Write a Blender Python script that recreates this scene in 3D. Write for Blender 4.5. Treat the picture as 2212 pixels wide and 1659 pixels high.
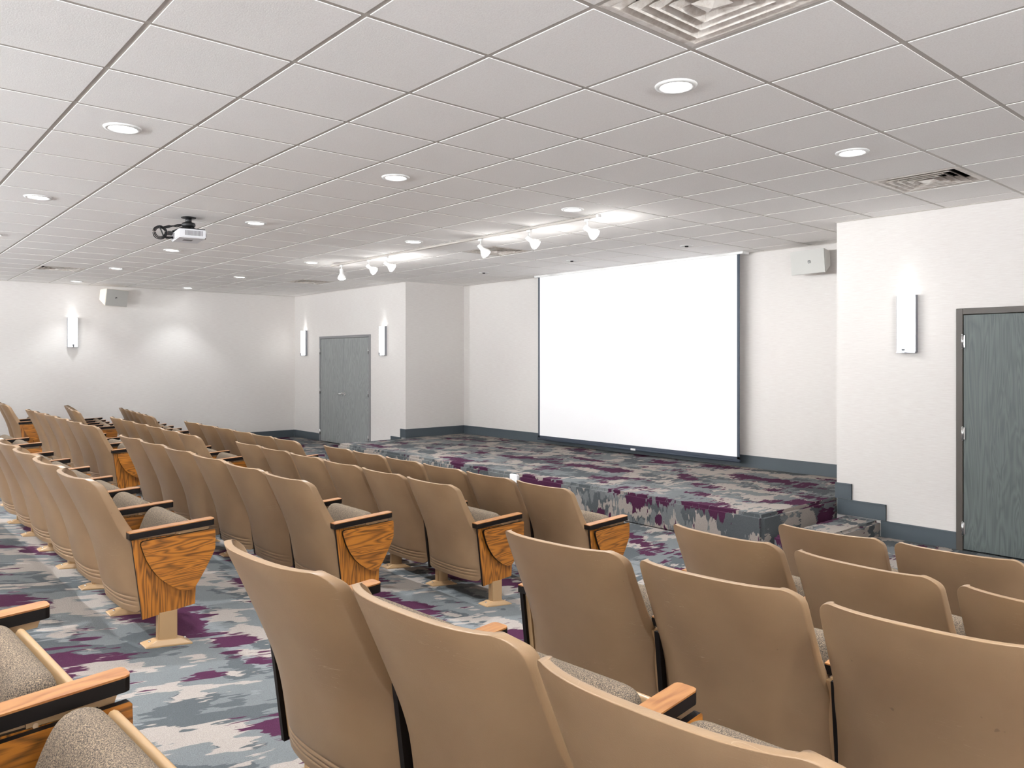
import bpy, bmesh, math, random
from mathutils import Vector, Matrix
random.seed(7)
PI = math.pi
for o in list(bpy.data.objects): bpy.data.objects.remove(o, do_unlink=True)
SC = bpy.context.scene
C = SC.collection

# ------------------------------------------------------------------ camera
EYE = 1.635
cam = bpy.data.cameras.new('camera'); cam_o = bpy.data.objects.new('camera', cam); C.objects.link(cam_o)
cam.sensor_width = 36; cam.sensor_fit = 'HORIZONTAL'; cam.lens = 1667.7 / 2212 * 36
cam.shift_x = (1106 - 1084.4) / 2212; cam.shift_y = (775.4 - 829.5) / 2212
cam_o.location = (0, 0, EYE); cam_o.rotation_euler = (PI / 2, 0, 0.8613)
cam.clip_start = 0.05
SC.camera = cam_o
# ------------------------------------------------------------------ world, exposure, light levels
W = bpy.data.worlds.new('world'); SC.world = W; W.use_nodes = True
W.node_tree.nodes['Background'].inputs[0].default_value = (0, 0, 0, 1)
vs = SC.view_settings
vs.view_transform = 'Standard'; vs.look = 'None'; vs.gamma = 1; vs.use_curve_mapping = False
vs.exposure = 0.57
SC.cycles.max_bounces = 12; SC.cycles.diffuse_bounces = 8
LC = (0.94, 0.98, 1.01)
DOWN_W, DISC_W, LENS_E = 145.0, 3.5, 14.0        # recessed downlights
TRACK_W, BULB_W = 36.0, 3.6                      # track heads
SCONCE_E, SCONCE_W, UP_W = 5.0, 0.9, 540.0  # UP_W: added out-of-view sconces that uplight the ceiling
CEIL = EYE + 1.313
TX, TY = 0.6096 * 1.01, 0.6096
def gx(j): return -3.1938 - j * TX
def gy(i): return 0.9174 + i * TY
YD, YB, XL, XR, YR = 7.29, 8.54, -15.2, 4.0, -4.0
RXL, RXR = -11.0, -3.54             # recess sides

# ------------------------------------------------------------------ node helpers
def srgb(r, g, b):
    f = lambda c: (c / 255 / 12.92) if c <= 10 else ((c / 255 + .055) / 1.055) ** 2.4
    return (f(r), f(g), f(b), 1)
def newmat(name, col=(.5, .5, .5, 1), rough=.5, metal=0, spec=.5):
    m = bpy.data.materials.new(name); m.use_nodes = True
    b = m.node_tree.nodes['Principled BSDF']
    b.inputs['Base Color'].default_value = col; b.inputs['Roughness'].default_value = rough
    b.inputs['Metallic'].default_value = metal; b.inputs['Specular IOR Level'].default_value = spec
    return m, m.node_tree, b
def N(nt, t, **k):
    n = nt.nodes.new(t)
    for a, v in k.items():
        if a.startswith('i_'): n.inputs[a[2:]].default_value = v
        else: setattr(n, a, v)
    return n
def L(nt, a, b): nt.links.new(a, b)
def coord(nt, kind='pos', scale=(1, 1, 1), rot=(0, 0, 0)):
    mp = N(nt, 'ShaderNodeMapping'); mp.inputs['Scale'].default_value = scale; mp.inputs['Rotation'].default_value = rot
    if kind == 'pos':
        g = N(nt, 'ShaderNodeNewGeometry'); L(nt, g.outputs['Position'], mp.inputs['Vector'])
    else:
        g = N(nt, 'ShaderNodeTexCoord'); oi = N(nt, 'ShaderNodeObjectInfo')
        ad = N(nt, 'ShaderNodeVectorMath', operation='ADD')
        sc = N(nt, 'ShaderNodeMath', operation='MULTIPLY'); sc.inputs[1].default_value = 37.0
        L(nt, oi.outputs['Random'], sc.inputs[0]); L(nt, g.outputs['Object'], ad.inputs[0]); L(nt, sc.outputs[0], ad.inputs[1])
        L(nt, ad.outputs[0], mp.inputs['Vector'])
    return mp.outputs[0]
def noise(nt, vec, scale=5, detail=3, rough=.5, dist=0):
    n = N(nt, 'ShaderNodeTexNoise'); n.inputs['Scale'].default_value = scale; n.inputs['Detail'].default_value = detail
    n.inputs['Roughness'].default_value = rough; n.inputs['Distortion'].default_value = dist
    L(nt, vec, n.inputs['Vector']); return n.outputs['Fac']
def ramp(nt, fac, stops, interp='LINEAR'):
    r = N(nt, 'ShaderNodeValToRGB'); r.color_ramp.interpolation = interp
    e = r.color_ramp.elements
    while len(e) < len(stops): e.new(.5)
    for x, (p, c) in zip(e, stops): x.position = p; x.color = c
    L(nt, fac, r.inputs[0]); return r.outputs[0]
def mix(nt, fac, a, b, mode='MIX'):
    m = N(nt, 'ShaderNodeMix', data_type='RGBA', blend_type=mode)
    for s, v in ((m.inputs[0], fac), (m.inputs[6], a), (m.inputs[7], b)):
        if isinstance(v, (float, int)): s.default_value = v
        elif isinstance(v, tuple): s.default_value = v
        else: L(nt, v, s)
    return m.outputs[2]
def math_(nt, op, a, b=0.0):
    m = N(nt, 'ShaderNodeMath', operation=op)
    for s, v in ((m.inputs[0], a), (m.inputs[1], b)):
        if isinstance(v, (float, int)): s.default_value = v
        else: L(nt, v, s)
    return m.outputs[0]
def bump(nt, b, h, strength=.2, dist=.002):
    n = N(nt, 'ShaderNodeBump'); n.inputs['Strength'].default_value = strength; n.inputs['Distance'].default_value = dist
    L(nt, h, n.inputs['Height']); L(nt, n.outputs[0], b.inputs['Normal'])

# ------------------------------------------------------------------ materials
def mat_shell():
    m, nt, b = newmat('tan_plastic', srgb(186, 156, 122), .42)
    v = coord(nt, 'obj'); f = noise(nt, v, 5, 3)
    base = ramp(nt, f, [(.3, srgb(126, 100, 73)), (.7, srgb(136, 110, 82))])
    sp = noise(nt, v, 38, 2, .4)
    spots = ramp(nt, sp, [(.765, (0, 0, 0, 1)), (.80, (1, 1, 1, 1))])
    c = mix(nt, math_(nt, 'MULTIPLY', spots, .55), base, srgb(95, 72, 50))
    # fine pale scratches
    vs_ = coord(nt, 'obj', (1.0, 1.0, 14), (0, .12, 0)); s2 = noise(nt, vs_, 9, 1, .3, .6)
    sc = ramp(nt, s2, [(.495, (0, 0, 0, 1)), (.5, (1, 1, 1, 1)), (.505, (0, 0, 0, 1))])
    gate = ramp(nt, noise(nt, v, 6, 1), [(.60, (0, 0, 0, 1)), (.66, (1, 1, 1, 1))])
    c = mix(nt, math_(nt, 'MULTIPLY', math_(nt, 'MULTIPLY', sc, gate), .35), c, srgb(190, 170, 145))
    L(nt, c, b.inputs['Base Color'])
    bump(nt, b, noise(nt, coord(nt, 'obj'), 330, 2), .22, .0012)
    return m
def mat_plain(name, col, rough=.5, metal=0, spec=.5): return newmat(name, srgb(*col), rough, metal, spec)[0]
def mat_wood(name, axis, light, dark, rough=.35):
    # axis: grain direction in local space ('y' along arm, 'z' vertical)
    m, nt, b = newmat(name, (1, 1, 1, 1), rough)
    s = (6, .9, 8) if axis == 'y' else (6, 8, .9)
    v = coord(nt, 'obj', s)
    w = noise(nt, v, 1.6, 2, .5, .25)
    rings = math_(nt, 'FRACT', math_(nt, 'MULTIPLY', w, 15.0))
    tri = math_(nt, 'ABSOLUTE', math_(nt, 'SUBTRACT', rings, .5))
    s2 = (40, 2.2, 90) if axis == 'y' else (40, 90, 2.2)
    fine = noise(nt, coord(nt, 'obj', s2), 3, 3, .6)
    k = math_(nt, 'ADD', math_(nt, 'MULTIPLY', tri, 1.2), math_(nt, 'MULTIPLY', fine, .8))
    c = ramp(nt, k, [(.30, srgb(*dark)), (.55, srgb(*[(a + d) // 2 for a, d in zip(light, dark)])), (.86, srgb(*light))])
    L(nt, c, b.inputs['Base Color']); bump(nt, b, fine, .12, .0008)
    return m
def mat_tweed():
    m, nt, b = newmat('tweed_fabric', (1, 1, 1, 1), .95, 0, .15)
    v = coord(nt, 'obj'); f = noise(nt, v, 420, 2, .7)
    c = ramp(nt, f, [(.36, srgb(48, 44, 43)), (.5, srgb(102, 89, 76)), (.64, srgb(150, 130, 106))])
    big = noise(nt, v, 7, 2)
    c = mix(nt, math_(nt, 'MULTIPLY', big, .3), c, srgb(94, 87, 80))
    L(nt, c, b.inputs['Base Color']); bump(nt, b, f, .5, .002)
    return m
def mat_carpet():
    m, nt, b = newmat('patterned_carpet', (1, 1, 1, 1), .97, 0, .08)
    g = N(nt, 'ShaderNodeNewGeometry'); sp = N(nt, 'ShaderNodeSeparateXYZ'); L(nt, g.outputs['Position'], sp.inputs[0])
    cb = N(nt, 'ShaderNodeCombineXYZ'); nn = N(nt, 'ShaderNodeSeparateXYZ'); L(nt, g.outputs['True Normal'], nn.inputs[0])
    side = math_(nt, 'GREATER_THAN', math_(nt, 'ABSOLUTE', nn.outputs[0]), .7)
    L(nt, math_(nt, 'SUBTRACT', sp.outputs[0], math_(nt, 'MULTIPLY', sp.outputs[2], side)), cb.inputs[0])
    L(nt, math_(nt, 'ADD', sp.outputs[1], math_(nt, 'MULTIPLY', sp.outputs[2], math_(nt, 'SUBTRACT', 1.0, side))), cb.inputs[1])
    def mp(sx, sy, off):
        q = N(nt, 'ShaderNodeMapping'); q.inputs['Scale'].default_value = (sx, sy, 1); q.inputs['Location'].default_value = (off, off * .7, off)
        L(nt, cb.outputs[0], q.inputs['Vector']); return q.outputs[0]
    teeth = math_(nt, 'SUBTRACT', noise(nt, mp(16, 4.2, 3.1), 1, 3, .6), .5)
    teeth2 = math_(nt, 'SUBTRACT', noise(nt, mp(70, 9, 1.3), 1, 1, .5), .5)
    def field(sx, sy, off, kt=.55, kd=2):
        a = noise(nt, mp(sx, sy, off), 1, kd, .5)
        a = math_(nt, 'ADD', a, math_(nt, 'MULTIPLY', teeth, kt))
        return math_(nt, 'ADD', a, math_(nt, 'MULTIPLY', teeth2, .10))
    K, Wt = (0, 0, 0, 1), (1, 1, 1, 1)
    def thr(f, t): return ramp(nt, f, [(t - .004, K), (t + .004, Wt)])
    blue, dark, beige, purple, pale = srgb(109, 112, 113), srgb(82, 86, 88), srgb(154, 145, 138), srgb(72, 37, 60), srgb(121, 123, 124)
    fa = field(2.7, 3.2, 7.7)
    base = mix(nt, thr(fa, .50), blue, dark)
    pl = thr(field(1.1, 3.4, 55.5, .4), .60)
    base = mix(nt, pl, base, pale)
    fb = field(3.1, 3.5, 21.3, .6)
    c = mix(nt, thr(fb, .545), base, beige)
    fp = field(1.8, 2.6, 41.9, .5)
    c = mix(nt, thr(fp, .588), c, purple)
    fine = noise(nt, coord(nt, 'pos'), 260, 2, .7)
    c = mix(nt, .55, c, ramp(nt, fine, [(.35, (.55, .55, .55, 1)), (.65, (1.0, 1.0, 1.0, 1))]), 'MULTIPLY')
    wear = noise(nt, coord(nt, 'pos'), 1.7, 3)
    c = mix(nt, .18, c, ramp(nt, wear, [(.35, (.72, .72, .73, 1)), (.65, (1, 1, 1, 1))]), 'MULTIPLY')
    L(nt, c, b.inputs['Base Color']); bump(nt, b, fine, .6, .005)
    return m
def mat_wall():
    m, nt, b = newmat('linen_wallcovering', (1, 1, 1, 1), .62, 0, .35)
    g = N(nt, 'ShaderNodeNewGeometry'); sp = N(nt, 'ShaderNodeSeparateXYZ'); L(nt, g.outputs['Position'], sp.inputs[0])
    cb = N(nt, 'ShaderNodeCombineXYZ')
    L(nt, math_(nt, 'ADD', sp.outputs[0], sp.outputs[1]), cb.inputs[0]); L(nt, sp.outputs[2], cb.inputs[1])
    def mp(sx, sy):
        q = N(nt, 'ShaderNodeMapping'); q.inputs['Scale'].default_value = (sx, sy, 1); L(nt, cb.outputs[0], q.inputs['Vector']); return q.outputs[0]
    th = noise(nt, mp(9, 170), 1, 3, .7); th2 = noise(nt, mp(60, 420), 1, 1, .5); bl = noise(nt, mp(.8, .9), 1, 2)
    c = ramp(nt, th, [(.32, srgb(207, 201, 197)), (.68, srgb(223, 220, 217))])
    c = mix(nt, .35, c, ramp(nt, bl, [(.35, srgb(212, 207, 204)), (.65, srgb(219, 217, 213))]))
    L(nt, c, b.inputs['Base Color']); bump(nt, b, math_(nt, 'ADD', th, math_(nt, 'MULTIPLY', th2, .5)), .25, .0015)
    return m
def mat_tile():
    m, nt, b = newmat('acoustic_tile', (1, 1, 1, 1), .9, 0, .2)
    v = coord(nt, 'pos'); f = noise(nt, v, 150, 3, .7); g2 = noise(nt, v, .9, 2)
    c = ramp(nt, f, [(.3, srgb(234, 231, 228)), (.6, srgb(247, 246, 244))])
    c = mix(nt, .3, c, ramp(nt, g2, [(.35, srgb(235, 231, 228)), (.65, srgb(242, 240, 238))]))
    # grime streaks that settled around the supply vents
    L(nt, c, b.inputs['Base Color']); bump(nt, b, f, .35, .002)
    return m
def mat_doorwood(name, a, d):
    m, nt, b = newmat(name, (1, 1, 1, 1), .5)
    v = coord(nt, 'pos', (5, 5, .55)); w = noise(nt, v, 1.5, 2, .5, .9)
    r = math_(nt, 'ABSOLUTE', math_(nt, 'SUBTRACT', math_(nt, 'FRACT', math_(nt, 'MULTIPLY', w, 14)), .5))
    fine = noise(nt, coord(nt, 'pos', (90, 90, 2.5)), 1, 3, .6)
    k = math_(nt, 'ADD', math_(nt, 'MULTIPLY', r, .7), math_(nt, 'MULTIPLY', fine, .7))
    L(nt, ramp(nt, k, [(.3, srgb(*d)), (.7, srgb(*a))]), b.inputs['Base Color']); bump(nt, b, k, .25, .001)
    return m
def mat_emit(name, col, strength):
    m = bpy.data.materials.new(name); m.use_nodes = True; nt = m.node_tree; nt.nodes.clear()
    e = N(nt, 'ShaderNodeEmission'); e.inputs[0].default_value = (*col, 1); e.inputs[1].default_value = strength
    o = N(nt, 'ShaderNodeOutputMaterial'); L(nt, e.outputs[0], o.inputs[0]); return m
def mat_vent():
    m, nt, b = newmat('dusty_white_metal', (1, 1, 1, 1), .45)
    f = noise(nt, coord(nt, 'pos'), 22, 5, .7); s = noise(nt, coord(nt, 'pos'), 240, 1)
    c = ramp(nt, f, [(.45, srgb(226, 220, 213)), (.62, srgb(206, 197, 188)), (.82, srgb(158, 144, 132))])
    L(nt, c, b.inputs['Base Color']); return m

M = dict(
    shell=mat_shell(), steel=mat_plain('tan_painted_steel', (156, 126, 91), .38),
    wood_z=mat_wood('oak_laminate_vertical', 'z', (156, 97, 32), (78, 45, 14)),
    wood_y=mat_wood('oak_laminate_lengthwise', 'y', (156, 97, 32), (78, 45, 14)),
    wood_top=mat_wood('pale_oak_laminate', 'y', (150, 102, 56), (122, 74, 36)),
    black=mat_plain('black_edge_band', (15, 10, 9), .5, 0, .2), tweed=mat_tweed(), carpet=mat_carpet(), wall=mat_wall(), tile=mat_tile(),
    grid=mat_plain('white_ceiling_grid', (184, 178, 171), .5), white=mat_plain('white_metal', (226, 226, 224), .4),
    slate=mat_plain('slate_trim_paint', (72, 81, 87), .45), door=mat_doorwood('grey_stained_door', (146, 149, 148), (124, 128, 128)),
    door2=mat_doorwood('slate_stained_door', (93, 101, 99), (74, 82, 81)),
    brownframe=mat_plain('dark_bronze_frame', (74, 68, 62), .45), greyframe=mat_plain('grey_door_frame', (128, 128, 130), .45),
    chrome=mat_plain('chrome', (215, 215, 215), .22, 1.0), screen=mat_plain('matte_white_screen', (250, 250, 252), .9, 0, .1),
    navy=mat_plain('black_navy_screen_border', (52, 62, 76), .6), vent=mat_vent(), dark=mat_plain('vent_dark', (30, 29, 29), .9),
    blk=mat_plain('black_plastic', (20, 20, 22), .5), pwhite=mat_plain('projector_white', (218, 218, 222), .4),
    pgrey=mat_plain('projector_grille', (120, 118, 120), .6), spk=mat_plain('speaker_cloth', (196, 196, 192), .8),
    spkbox=mat_plain('speaker_cabinet', (232, 220, 205), .5), lens=mat_emit('downlight_lens', (1, .985, .96), LENS_E),
    glow=mat_emit('sconce_diffuser', (1, .985, .96), SCONCE_E), bulb=mat_emit('track_bulb', (1, .99, .97), 12),
    led=mat_emit('red_led', (1, .08, .03), 6), sconcemetal=mat_plain('brushed_nickel', (150, 152, 158), .35, .8),
    canw=mat_plain('can_reflector', (190, 188, 184), .3, .3), paper=mat_plain('white_paper', (240, 240, 240), .7),
    wallplain=mat_plain('painted_side_wall', (214, 208, 203), .7),
)

# ------------------------------------------------------------------ mesh helpers
def mesh_from(bm, name, mats, smooth=False):
    me = bpy.data.meshes.new(name)
    bmesh.ops.recalc_face_normals(bm, faces=bm.faces)
    bm.to_mesh(me); bm.free()
    for m in (mats if isinstance(mats, (list, tuple)) else [mats]): me.materials.append(M[m] if isinstance(m, str) else m)
    if smooth:
        for p in me.polygons: p.use_smooth = True
    return me
def link(name, me, parent=None, loc=(0, 0, 0), rot=(0, 0, 0)):
    o = bpy.data.objects.new(name, me); C.objects.link(o); o.location = loc; o.rotation_euler = rot
    if parent: o.parent = parent
    return o
def bake(me, mods):
    """apply modifiers once so that copies share plain mesh data"""
    o = bpy.data.objects.new('tmp', me); C.objects.link(o)
    for t, kw in mods:
        md = o.modifiers.new(t, t)
        for k, v in kw.items(): setattr(md, k, v)
    dg = bpy.context.evaluated_depsgraph_get(); r = bpy.data.meshes.new_from_object(o.evaluated_get(dg))
    r.name = me.name; bpy.data.objects.remove(o); return r
def add_box(bm, x0, x1, y0, y1, z0, z1, mi=0, mat=None):
    vs_ = [bm.verts.new(p) for p in ((x0, y0, z0), (x1, y0, z0), (x1, y1, z0), (x0, y1, z0), (x0, y0, z1), (x1, y0, z1), (x1, y1, z1), (x0, y1, z1))]
    if mat is not None:
        for v in vs_: v.co = mat @ v.co
    fs = []
    for idx in ((0, 3, 2, 1), (4, 5, 6, 7), (0, 1, 5, 4), (1, 2, 6, 5), (2, 3, 7, 6), (3, 0, 4, 7)):
        f = bm.faces.new([vs_[i] for i in idx]); f.material_index = mi; fs.append(f)
    return fs
def add_cyl(bm, p0, p1, r0, r1=None, seg=16, mi=0, smooth=True):
    r1 = r0 if r1 is None else r1
    p0, p1 = Vector(p0), Vector(p1); d = (p1 - p0).normalized()
    a = d.orthogonal().normalized(); b_ = d.cross(a)
    A = [bm.verts.new(p0 + r0 * (a * math.cos(t) + b_ * math.sin(t))) for t in [2 * PI * i / seg for i in range(seg)]]
    B = [bm.verts.new(p1 + r1 * (a * math.cos(t) + b_ * math.sin(t))) for t in [2 * PI * i / seg for i in range(seg)]]
    for i in range(seg):
        f = bm.faces.new((A[i], A[(i + 1) % seg], B[(i + 1) % seg], B[i])); f.material_index = mi; f.smooth = smooth
    for ring in (A[::-1], B):
        f = bm.faces.new(ring); f.material_index = mi
def add_lathe(bm, prof, seg=24, mi=0, mat=None, cap=True):
    """prof: list of (r, z)"""
    rings = []
    for r, z in prof:
        ring = [Vector((r * math.cos(2 * PI * i / seg), r * math.sin(2 * PI * i / seg), z)) for i in range(seg)]
        rings.append([bm.verts.new(mat @ v if mat is not None else v) for v in ring])
    for a, b_ in zip(rings, rings[1:]):
        for i in range(seg):
            f = bm.faces.new((a[i], a[(i + 1) % seg], b_[(i + 1) % seg], b_[i])); f.material_index = mi; f.smooth = True
    if cap:
        bm.faces.new(rings[0][::-1]).material_index = mi; bm.faces.new(rings[-1]).material_index = mi
def add_prism_x(bm, poly, x0, x1, mi_side=0, mi_edge=1):
    """poly in (y, z), extruded along x"""
    A = [bm.verts.new((x0, y, z)) for y, z in poly]; B = [bm.verts.new((x1, y, z)) for y, z in poly]
    bm.faces.new(A[::-1]).material_index = mi_side; bm.faces.new(B).material_index = mi_side
    n = len(poly)
    for i in range(n): bm.faces.new((A[i], A[(i + 1) % n], B[(i + 1) % n], B[i])).material_index = mi_edge
def add_tube(bm, pts, r, seg=8, mi=0):
    pts = [Vector(p) for p in pts]; rings = []
    for i, p in enumerate(pts):
        d = (pts[min(i + 1, len(pts) - 1)] - pts[max(i - 1, 0)]).normalized()
        a = d.cross(Vector((0, 0, 1)));  a = a.normalized() if a.length > 1e-3 else Vector((1, 0, 0)); b_ = d.cross(a)
        rings.append([bm.verts.new(p + r * (a * math.cos(2 * PI * k / seg) + b_ * math.sin(2 * PI * k / seg))) for k in range(seg)])
    for a, b_ in zip(rings, rings[1:]):
        for k in range(seg):
            f = bm.faces.new((a[k], a[(k + 1) % seg], b_[(k + 1) % seg], b_[k])); f.smooth = True; f.material_index = mi
def interp(x, xs, ys):
    if x <= xs[0]: return ys[0]
    for a, b_, c, d in zip(xs, xs[1:], ys, ys[1:]):
        if x <= b_: return c + (d - c) * (x - a) / (b_ - a)
    return ys[-1]
def ss(t): t = max(0, min(1, t)); return t * t * (3 - 2 * t)
def floor_z(x, y):
    return interp(y, [-3, 1.15, 2.2, 3.15, 4.05, 20], [.82, .327, .195, .083, 0, 0]) + .04 * ss((x + 3.5) / 1.2) * ss((3.8 - y) / .8)
def tag(o, label, cat, group=None, kind=None):
    if label: o['label'] = label
    if cat: o['category'] = cat
    if group: o['group'] = group
    if kind: o['kind'] = kind
    return o
def thing(name, label, cat, loc=(0, 0, 0), rz=0, group=None):
    o = bpy.data.objects.new(name, None); o.empty_display_size = .1; C.objects.link(o)
    o.location = loc; o.rotation_euler = (0, 0, rz); return tag(o, label, cat, group)
def struct(name, bm, mats, smooth=False, label=None):
    o = link(name, mesh_from(bm, name, mats, smooth)); o['kind'] = 'structure'
    if label: o['label'] = label
    return o
def copy_tree(o, parent=None):
    c = o.copy(); C.objects.link(c)
    if parent: c.parent = parent
    for ch in list(o.children): copy_tree(ch, c)
    return c

# ------------------------------------------------------------------ the room shell
bm = bmesh.new()
nx, ny = 78, 52
xs = [XL + (XR - XL) * i / nx for i in range(nx + 1)]
ys = sorted(set([round(YR + (YB - YR) * i / ny, 4) for i in range(ny + 1)] + [1.15, 2.2, 3.15, 4.05]))
grid = [[bm.verts.new((x, y, floor_z(x, y))) for x in xs] for y in ys]
for a, b_ in zip(grid, grid[1:]):
    for i in range(nx): bm.faces.new((a[i], a[i + 1], b_[i + 1], b_[i]))
floor = struct('floor', bm, 'carpet', True, 'patterned grey, beige and purple carpet, sloping down to the stage')

def wall_box(name, boxes, mats='wall'):
    bm = bmesh.new()
    for b_ in boxes: add_box(bm, *b_)
    return struct(name, bm, mats)
T_ = .14
H0, H1 = -.15, CEIL + .2
D1 = (-2.488, -1.50, 2.066)      # right door: frame outer left, outer right, top
D2 = (-14.07, -12.13, 2.08)
wall_box('wall_left', [(XL - T_, XL, YR, YD + T_, H0, H1)])
wall_box('wall_front_left', [(XL, D2[0], YD, YD + T_, H0, H1), (D2[1], RXL, YD, YD + T_, H0, H1), (D2[0], D2[1], YD, YD + T_, D2[2], H1)])
wall_box('wall_front_right', [(RXR, D1[0], YD, YD + T_, H0, H1), (D1[1], XR, YD, YD + T_, H0, H1), (D1[0], D1[1], YD, YD + T_, D1[2], H1)])
wall_box('wall_stage_left', [(RXL - T_, RXL, YD + T_, YB, H0, H1)])
wall_box('wall_stage_back', [(RXL - T_, RXR + T_, YB, YB + T_, H0, H1)])
wall_box('wall_stage_right', [(RXR, RXR + T_, YD + T_, YB, H0, H1)])
wall_box('wall_right', [(XR, XR + T_, YR, YD + T_, H0, H1)])
wall_box('wall_back', [(XL, XR, YR - T_, YR, H0, H1)])

# ceiling: lay-in tiles hanging a little below the grid bars
vents = [(-2.5, 2.5), (-1.5, 8.5), (6.5, 8.5), (14.5, 8.5), (15.5, 2.5)]
skip = {(math.floor(j), math.floor(i)) for j, i in vents}
bm = bmesh.new(); gap = .0125; drop = .0035
j = -12
def clip(a, lo, hi): return max(lo, min(hi, a))
for j in range(-12, 21):
    for i in range(-9, 14):
        if (j, i) in skip: continue
        x1, x0 = gx(j), gx(j + 1); y0, y1 = gy(i), gy(i + 1)
        x0c, x1c, y0c, y1c = clip(x0, XL, XR), clip(x1, XL, XR), clip(y0, YR, YB), clip(y1, YR, YB)
        if x1c - x0c < .03 or y1c - y0c < .03: continue
        add_box(bm, x0c + gap, x1c - gap, y0c + gap, y1c - gap, CEIL, CEIL + drop + .006)
# grid bars (between the vent openings) and the board above
for j in range(-12, 22):
    add_box(bm, max(gx(j) - .012, XL), min(gx(j) + .012, XR), YR, YB, CEIL + drop - .001, CEIL + drop + .02, 1) if XL < gx(j) < XR else None
for i in range(-9, 14):
    if YR < gy(i) < YB: add_box(bm, XL, XR, gy(i) - .012, gy(i) + .012, CEIL + drop - .0005, CEIL + drop + .021, 1)
add_box(bm, XL - T_, XR + T_, YR - T_, YB + T_, CEIL + .16, CEIL + .2, 0)
struct('ceiling', bm, ['tile', 'grid'], label='white acoustic tile ceiling in a white metal grid')
# slim bead where ceiling meets wall
def bead(name, segs):
    bm = bmesh.new()
    for s in segs: add_box(bm, *s)
    return struct(name, bm, 'grid')
bead('trim_1', [(XL, XL + .02, YR, YD, CEIL - .004, CEIL + .012), (XL, RXL, YD - .02, YD, CEIL - .004, CEIL + .012), (RXR, XR, YD - .02, YD, CEIL - .004, CEIL + .012),
                (RXL, RXR, YB - .02, YB, CEIL - .004, CEIL + .012)])

# baseboards
def bb(bm, x0, y0, x1, y1, z, nrm, h=.148, t=.014):
    """board along a straight wall line; nrm = direction into the room"""
    for dt, z0, z1 in ((t, z, z + h - .012), (t + .004, z + h - .012, z + h - .004), (t - .004, z + h - .004, z + h)):
        xs_ = sorted((x0, x1)); ys_ = sorted((y0, y1))
        if nrm[0]: xs_ = sorted((x0, x0 + nrm[0] * dt))
        if nrm[1]: ys_ = sorted((y0, y0 + nrm[1] * dt))
        add_box(bm, xs_[0], xs_[1], ys_[0], ys_[1], z0, z1)
STG = .295
bm = bmesh.new(); y = YR
while y < YD:                       # follows the slope of the floor
    y2 = min(y + .35, YD); zz = floor_z(XL, y2)
    bb(bm, XL, y, XL, y2, zz - .03, (1, 0), .178)
    y = y2
struct('baseboard_left', bm, 'slate')
bm = bmesh.new(); bb(bm, XL, YD, D2[0], YD, 0, (0, -1)); bb(bm, D2[1], YD, -11.42, YD, 0, (0, -1)); bb(bm, -11.45, YD, -11.13, YD, STG / 2, (0, -1)); bb(bm, -11.15, YD, RXL + .014, YD, STG, (0, -1))
struct('baseboard_front_left', bm, 'slate')
bm = bmesh.new(); bb(bm, RXL, YD, RXL, YB, STG, (1, 0)); struct('baseboard_stage_left', bm, 'slate')
bm = bmesh.new(); bb(bm, RXL, YB, RXR, YB, STG, (0, -1)); struct('baseboard_stage_back', bm, 'slate')
bm = bmesh.new(); bb(bm, RXR, YD, RXR, YB, STG, (-1, 0)); struct('baseboard_stage_right', bm, 'slate')
bm = bmesh.new(); bb(bm, -3.12, YD, D1[0], YD, 0, (0, -1)); bb(bm, -3.53, YD, -3.075, YD, STG / 2 + .002, (0, -1)); bb(bm, RXR - .01, YD, -3.39, YD, STG + .006, (0, -1)); bb(bm, D1[1], YD, XR, YD, 0, (0, -1))
# mitred step faces: a bead down the free end of each stepped block
add_box(bm, -3.09, -3.075, YD - .018, YD, .15, .298); add_box(bm, -3.405, -3.39, YD - .018, YD, .301, .449)
struct('baseboard_front_right', bm, 'slate')

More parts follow.
